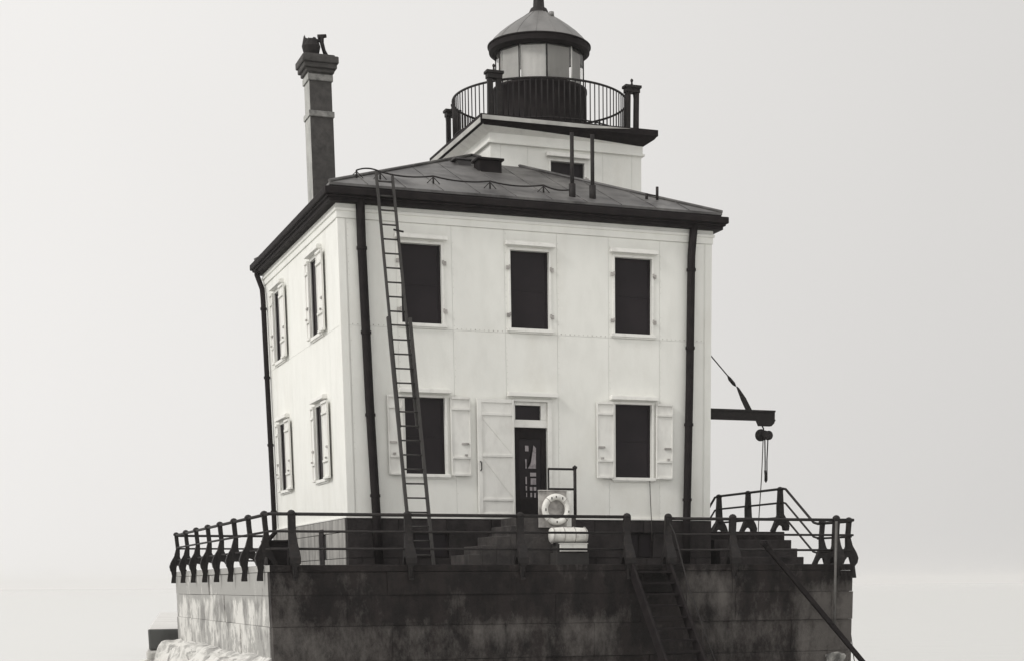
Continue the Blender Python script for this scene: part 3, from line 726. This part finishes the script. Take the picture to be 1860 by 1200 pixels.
mb = MB(); mb.lathe([(.26, TZ + 2.95), (.23, TZ + 3.02), (.2, TZ + 3.08), (.14, TZ + 3.12), (.12, TZ + 3.42), (.20, TZ + 3.46), (.27, TZ + 3.6), (.27, TZ + 3.75), (.18, TZ + 3.9), (0, TZ + 3.95)], (TX, TY), 28); mb.build('ventilator', IRON, lh)
mb = MB(); a = view + .75; mb.lathe([(0, TZ + 2.82), (.07, TZ + 2.82), (.06, TZ + 2.92), (0, TZ + 2.94)], (TX + .45*math.cos(a), TY + .45*math.sin(a)), 12); mb.build('roof_vent', ZINC, lh)

# -- landing rail at the door
mb = MB(); mb.tube([(4.74, -1.36, -.03), (4.74, -1.36, 1.0)], .036, 10); mb.lathe([(0, .98), (.05, .99), (.055, 1.03), (0, 1.07)], (4.74, -1.36), 12)
lr_ = thing('landing_railing', 'short black pipe railing on the landing right of the house door', 'railing', (4.74, -1.36, -.03))
mb.build('post', IRON, lr_)
for z in (.98, .56):
    mb = MB(); mb.tube([(4.74, -1.36, z), (4.13, -1.36, z)], .024, 8); mb.build('rail', IRON, lr_)
mb = MB(); mb.tube([(4.13, -1.36, -.03), (4.13, -1.36, .99)], .02, 8); mb.build('post', IRON, lr_)

# ------------------------------------------------------------------ deck railings
HP = 1.02
PROF = [(.055, 1.0, .045), (.03, .8, .042), (.03, .62, .045), (.09, .42, .055), (.19, .26, .065), (.235, .14, .07), (.215, .03, .07), (.165, -.05, .06), (.15, -.14, .045), (.16, -.24, .045), (.16, -.26, .05), (.21, -.28, .05), (.21, -.31, .05), (.085, -.31, .05),
        (.085, -.03, .05), (.11, .04, .05), (.09, .13, .05), (.03, .17, .05), (-.05, .15, .05), (-.10, .08, .05), (-.13, .004, .05), (-.21, .004, .05), (-.23, .03, .05), (-.18, .12, .055), (-.12, .26, .055), (-.06, .4, .05), (-.07, .62, .045), (-.055, .8, .042), (-.045, 1.0, .045)]
def post(parent, x, y, ox, oy, base=DECK, stem=True, hgt=1.0, wide=1.0):
    """curved cast-iron post; (ox, oy) points outward over the edge"""
    pr = [(u, v, h) for u, v, h in PROF] if stem else [q if q[1] > -.04 else (q[0] * .8, .004, q[2]) for q in PROF]
    if not stem:
        pr = [q for i, q in enumerate(PROF) if not (7 <= i <= 14)]
    mb = MB(); mb.prism([(u, v * (hgt if v > 0 else 1), h * (wide if v > -.03 else .65)) for u, v, h in pr], lambda u, v, tt: (x + ox * u + oy * tt, y + oy * u - ox * tt, base + v))
    mb.lathe([(0, base + hgt - .03), (.08, base + hgt - .02), (.085, base + hgt + .02), (.05, base + hgt + .06), (0, base + hgt + .075)], (x, y), 12)
    return mb.build('post', IRON, parent, bevel=.006)
RZ = (.99, .655, .315)
def rails(parent, pts, base=DECK, zs=RZ, r=(.033, .024, .024)):
    for z, rr in zip(zs, r):
        mb = MB(); mb.tube([(px, py, base + z) for px, py in pts], rr, 8); mb.build('rail', IRON, parent)
EX = PX0 + .05; EY = PY0 + .05; ER = PX1 - .05
lrail = thing('left_side_railing', 'black railing with curved iron posts along the pale left side of the platform', 'railing', (EX, 4.8, DECK))
for y in (-2.02, -.1, 1.8, 3.85, 5.8, 7.85, 9.85, 11.85): post(lrail, EX, y, -1, 0)
rails(lrail, [(EX, EY), (EX, 12.0)])
frail = thing('front_railing', 'long black front railing from left corner to the stair gap', 'railing', (1.6, EY, DECK))
for x in (-1.72, .65, 3.06, 5.47): post(frail, x, EY, 0, -1, wide=1.6)
rails(frail, [(EX, EY), (5.47, EY)])
grail = thing('front_railing', 'black front railing right of the stair gap, up to the right corner', 'railing', (8.7, EY, DECK))
for x in (6.43, 7.97, 10.54): post(grail, x, EY, 0, -1, wide=1.6)
rails(grail, [(6.43, EY), (ER + .05, EY - .01)], zs=(.965, .635, .305))
brail = thing('back_railing', 'far black railing across the back edge, seen between the left posts', 'railing', (0, 12.0, DECK))
for x in (.6, 3.1, 5.6, 8.1, 10.6): post(brail, x, 12.0, 0, 1)
rails(brail, [(EX, 12.0), (ER, 12.0)], zs=(.98, .63, .3))
rrail = thing('right_side_railing', 'low black railing at the right front corner of the platform below the steps', 'railing', (ER, -1.9, DECK))
for y in (-2.45, -1.21): post(rrail, ER, y, 1, 0, hgt=.96)
rails(rrail, [(ER, EY), (ER, -1.0)], zs=(.94, .60, .29))
trail = thing('terrace_railing', 'black railing with curved posts on the raised terrace, sloping down beside its steps', 'railing', (ER, 2.7, -.245))
for y in (.96, 2.73, 4.46): post(trail, ER, y, 1, 0, wide=1.3, base=-.245, stem=False, hgt=1.0)
for z, rr in ((1.02, .030), (.69, .024), (.34, .024)):
    dz = DECK + (z - .06) * .98
    mb = MB(); mb.tube([(ER, 5.15, -.245 + z - .32), (ER, 4.7, -.245 + z - .02), (ER, 4.46, -.245 + z), (ER, .80, -.245 + z), (ER, .66, -.245 + z - .02), (ER, -.80, dz + .03), (ER, -.98, dz), (ER, -1.25, dz)], rr, 8)
    mb.build('rail', IRON, trail)

# ------------------------------------------------------------------ access stair down the front
stt = thing('access_stair', 'steep dark stair going down from the gap in the front railing', 'stair', (5.95, PY0, DECK))
SA = Vector((0, PY0 - .02, DECK - .02)); SB = Vector((0, PY0 - 2.75, WATER + .1))
for x in (5.52, 6.40):
    mb = MB(); mb.obox((x, SA.y, SA.z), (x + .05, SB.y, SB.z), .06, .26, up=(0, 0, 1)); mb.build('stringer', BLACK, stt, bevel=.008)
for k in range(13):
    f = (k + .6) / 13; y = SA.y + (SB.y - SA.y) * f; z = SA.z + (SB.z - SA.z) * f
    mb = MB(); mb.box((5.55 + .05 * f, y - .12, z - .02), (6.37 + .05 * f, y + .12, z + .02)); mb.build('tread', BLACK, stt)
for x in (6.44,):
    pts = [(x, PY0 + .02, DECK + .9), (x, PY0 - .3, DECK + .62), (x + .02, SA.y + (SB.y - SA.y) * .35, SA.z + (SB.z - SA.z) * .35 + .62), (x + .05, SB.y, SB.z + .6)]
    mb = MB(); mb.tube(pts, .015, 8); mb.build('handrail', IRON, stt)
    for f in (.3, .62, .93):
        y = SA.y + (SB.y - SA.y) * f; z = SA.z + (SB.z - SA.z) * f
        mb = MB(); mb.tube([(x + .03, y, z), (x + .03, y, z + .62)], .012, 8); mb.build('stanchion', IRON, stt)
# leaning boom, standing pipe, rope
mb = MB(); mb.obox((8.62, -2.78, -.60), (11.62, -3.05, -3.83), .10, .10, up=(0, 1, 0)); mb.lathe([(0, -.66), (.09, -.64), (.09, -.56), (0, -.54)], (8.62, -2.80), 10)
tag(mb.build('boat_boom', BLACK, bevel=.01), 'long dark timber boom slanting down across the right end of the platform front', 'boom')
mb = MB(); mb.tube([(10.42, -2.80, -.13), (10.42, -2.80, -2.4)], .03, 10)
PIPE = mat('weathered_pipe', (.12, .115, .11), .6, dark=(.06, .055, .05), scale=6)
vp = mb.build('standing_pipe', PIPE); tag(vp, 'thin upright grey pipe fixed to the front near the right corner post', 'pipe')
mb = MB(); mb.tube([(11.08, -2.3, -2.0), (11.12, -2.32, -2.6), (11.22, -2.33, -3.2), (11.45, -2.35, -4.2)], .012, 6)
tag(mb.build('mooring_line', ROPE), 'thin mooring line hanging off the right corner of the platform', 'rope')
mb = MB(); mb.tube([(7.06, -.05, .9), (7.07, -.06, .5), (7.10, -.06, -.05), (7.1, -.1, -.5)], .009, 6)
tag(mb.build('cable', ROPE), 'thin dark cable hanging from the sill of the lower right window', 'cable')

# ------------------------------------------------------------------ ladder
ladder = thing('extension_ladder', 'long dark two part ladder leaning from the deck up to the front eave', 'ladder', (1.08, -1.95, DECK))
top = Vector((0, -.37, 6.88)); bot = Vector((0, -1.95, DECK + .0))
def lp(z, x0, x1, yo=0):
    f = (z - bot.z) / (top.z - bot.z); return Vector((x0 + (x1 - x0) * f, bot.y + (top.y - bot.y) * f + yo, z))
XL0, XL1, XR0, XR1 = .87, .77, 1.30, 1.11
mb = MB(); mb.obox(lp(1.75, XL0 + .02, XL1), lp(6.92, XL0 + .02, XL1), .045, .08, up=(0, 1, 0)); up_s = mb.build('stile', WOODD, ladder)
mb = MB(); mb.obox(lp(1.75, XR0 - .02, XR1), lp(6.86, XR0 - .02, XR1), .045, .08, up=(0, 1, 0)); mb.build('stile', WOODD, ladder)
mb = MB(); mb.obox(lp(DECK, XL0 - .015, XL1 - .06, -.09), lp(3.97, XL0 - .02, XL1 - .065, -.09), .06, .08, up=(0, 1, 0)); mb.build('stile', WOODD, ladder)
mb = MB(); mb.obox(lp(DECK, XR0 + .02, XR1 + .06, -.09), lp(3.97, XR0 + .02, XR1 + .06, -.09), .06, .08, up=(0, 1, 0)); mb.build('stile', WOODD, ladder)
z = DECK + .2
while z < 6.75:
    yo = -.09 if z < 3.95 else 0
    mb = MB(); mb.tube([lp(z, XL0, XL1, yo), lp(z, XR0, XR1, yo)], .017, 8); mb.build('rung', WOODD, ladder); z += .292
mb = MB(); mb.tube([lp(5.76, XR0 - .12, XR1 - .1, -.05), lp(5.74, XR0 + .1, XR1 + .12, -.0)], .02, 6); mb.build('hook', IRON, ladder)

# ------------------------------------------------------------------ life ring, barrel, boxes
mb = MB(); fbox(mb, 3.86, 4.50, -.26, .50, -1.47, -1.43); fbox(mb, 4.505, 4.62, -.24, .50, -1.45, -1.39, 1); fbox(mb, 3.86, 4.50, .505, .53, -1.50, -1.40)
bd = mb.build('ring_board', [BOARD, TRIM], bevel=.005); tag(bd, 'grey backing board on the landing that carries the life ring', 'board')
ring_t = thing('life_ring', 'white ring buoy hung on the grey board beside the door', 'life ring', (4.24, -1.53, .12))
mb = MB(); R1, r1 = .265, .070; cx, cz = 4.235, .12
mb.tube([(cx + R1*math.cos(2*PI*k/40), -1.55, cz + R1*1.0*math.sin(2*PI*k/40)) for k in range(40)], r1, 14, closed=True); mb.build('float', CANVAS, ring_t)
for a in (45, 135, 225, 315):
    a = math.radians(a); c = Vector((cx + R1*math.cos(a), -1.55, cz + R1*math.sin(a)))
    mb = MB()
    rad = Vector((math.cos(a), 0, math.sin(a)))
    mb.tube([c + (rad * math.cos(2*PI*k/16) + Vector((0, 1, 0)) * math.sin(2*PI*k/16)) * (r1 + .004) for k in range(16)], .009, 6, closed=True)
    mb.build('band', BOARD, ring_t)
for a, l_ in ((62, .05), (95, .035), (118, .05), (182, .055), (268, .045), (350, .04)):
    a = math.radians(a); cq = (cx + R1*math.cos(a), -1.55 - r1 - .001, cz + R1*math.sin(a))
    mb = MB(); mb.box((cq[0] - .011, cq[1] - .004, cq[2] - l_ / 2), (cq[0] + .011, cq[1] + .012, cq[2] + l_ / 2)); mb.build('dark_mark', IRON, ring_t)
bar = thing('keg', 'white horizontal keg lying on its cradle below the life ring', 'keg', (4.42, -1.75, DECK))
mb = MB(); prof = [(0, 0), (.145, 0), (.158, .03), (.168, .2), (.172, .41), (.168, .62), (.158, .79), (.145, .82), (0, .82)]
bx = MB(); bx.lathe(prof, (0, 0), 28)
for v in bx.bm.verts: v.co = Vector((4.02 + v.co.z, -1.75 + v.co.x, -.43 + v.co.y))
bx.build('body', CANVAS, bar)
for xx in (4.06, 4.3, 4.55, 4.80):
    mb = MB(); mb.tube([(xx, -1.75 + .174*math.cos(2*PI*k/28), -.43 + .174*math.sin(2*PI*k/28)) for k in range(28)], .009, 6, closed=True); mb.build('hoop', BOARD, bar)
mb = MB(); fbox(mb, 4.08, 4.82, DECK + .002, -.80, -1.98, -1.55, 0)
for xx in (4.12, 4.72): fbox(mb, xx, xx + .06, -.80, -.60, -1.9, -1.6)
tag(mb.build('cradle', WOODD, bevel=.01), 'dark timber stand on the deck under the white box', 'stand')
mb = MB(); fbox(mb, 4.16, 4.77, -.775, -.615, -2.02, -1.93, 0); fbox(mb, 4.14, 4.79, -.615, -.60, -2.03, -1.92)
tag(mb.build('white_box', CANVAS, bevel=.012), 'small white oblong box directly below the white keg', 'box')
bxt = thing('deck_box', 'black box on the deck inside the left front corner post', 'box', (-1.85, -1.7, DECK))
mb = MB(); fbox(mb, -2.12, -1.64, DECK + .01, -.60, -1.95, -1.45); mb.build('body', BLACK, bxt, bevel=.012)
mb = MB(); fbox(mb, -2.15, -1.61, -.597, -.555, -1.98, -1.42); mb.build('lid', BLACK, bxt, bevel=.008)

# ------------------------------------------------------------------ hoist on the right wall
dav = thing('wall_hoist', 'black iron hoist beam with stay rod reaching out from the right wall', 'hoist', (W, 4.35, 2.8))
HY = 4.35
mb = MB(); mb.box((W, HY - .05, 2.925), (12.48, HY + .05, 2.97)); mb.box((W, HY - .012, 2.74), (12.48, HY + .012, 2.925)); mb.box((W, HY - .05, 2.70), (12.48, HY + .05, 2.74)); mb.build('beam', IRON, dav)
mb = MB(); mb.prism([(11.95, 2.71, .06), (12.46, 2.71, .06), (12.44, 2.64, .06), (12.36, 2.57, .06), (12.02, 2.57, .06)], lambda u, v, tt: (u, HY + tt, v)); mb.build('trolley', IRON, dav)
mb = MB(); mb.tube([(W, HY, 6.25), (11.28, HY, 3.62)], .016, 8); mb.build('stay_rod', IRON, dav)
mb = MB(); mb.tube([(11.10, HY, 3.80), (11.16, HY, 3.72), (11.28, HY, 3.60), (11.34, HY, 3.54)], [.015, .045, .045, .015], 10); mb.build('turnbuckle', IRON, dav)
mb = MB(); mb.prism([(11.36, 3.54, .03), (11.42, 3.50, .03), (11.62, 3.26, .03), (11.80, 2.965, .03), (11.64, 2.965, .03), (11.5, 3.22, .03)], lambda u, v, tt: (u, HY + tt, v)); mb.build('stay_bracket', IRON, dav)
hb = thing('chain_hoist', 'dark chain hoist block with loops of chain hanging from the beam end', 'hoist block', (12.2, HY, 2.4))
mb = MB(); mb.tube([(12.12, HY, 2.57), (12.16, HY, 2.5), (12.15, HY, 2.45)], .02, 8)
for cx_, r_, w_ in ((12.08, .155, .05), (12.17, .12, .12), (12.30, .12, .06)):
    bx = MB(); bx.lathe([(0, -w_), (r_ * .6, -w_), (r_, -w_ * .6), (r_, w_ * .6), (r_ * .6, w_), (0, w_)], (0, 0), 20)
    for v in bx.bm.verts: v.co = Vector((cx_ + v.co.x, HY + v.co.z, 2.34 + v.co.y * 1.0))
    bx.build('sheave', IRON, hb)
mb.build('shackle', IRON, hb)
mb = MB(); mb.tube([(12.20, HY, 2.25), (12.21, HY - .02, 1.6), (12.22, HY, 1.18), (12.25, HY + .01, 1.14), (12.28, HY, 1.2), (12.27, HY, 1.7), (12.29, HY, 2.25)], .017, 8); mb.tube([(12.22, HY, 1.45), (12.25, HY, 1.16)], .03, 8); mb.build('chain', IRON, hb)
mb = MB(); mb.tube([(12.15, HY, 2.25), (12.12, HY, 1.3), (12.06, HY, .3), (12.0, HY, -1.0), (11.95, HY, WATER)], .013, 6)
tag(mb.build('hoist_rope', ROPE), 'long thin rope dropping from the chain hoist past the terrace railing', 'rope')
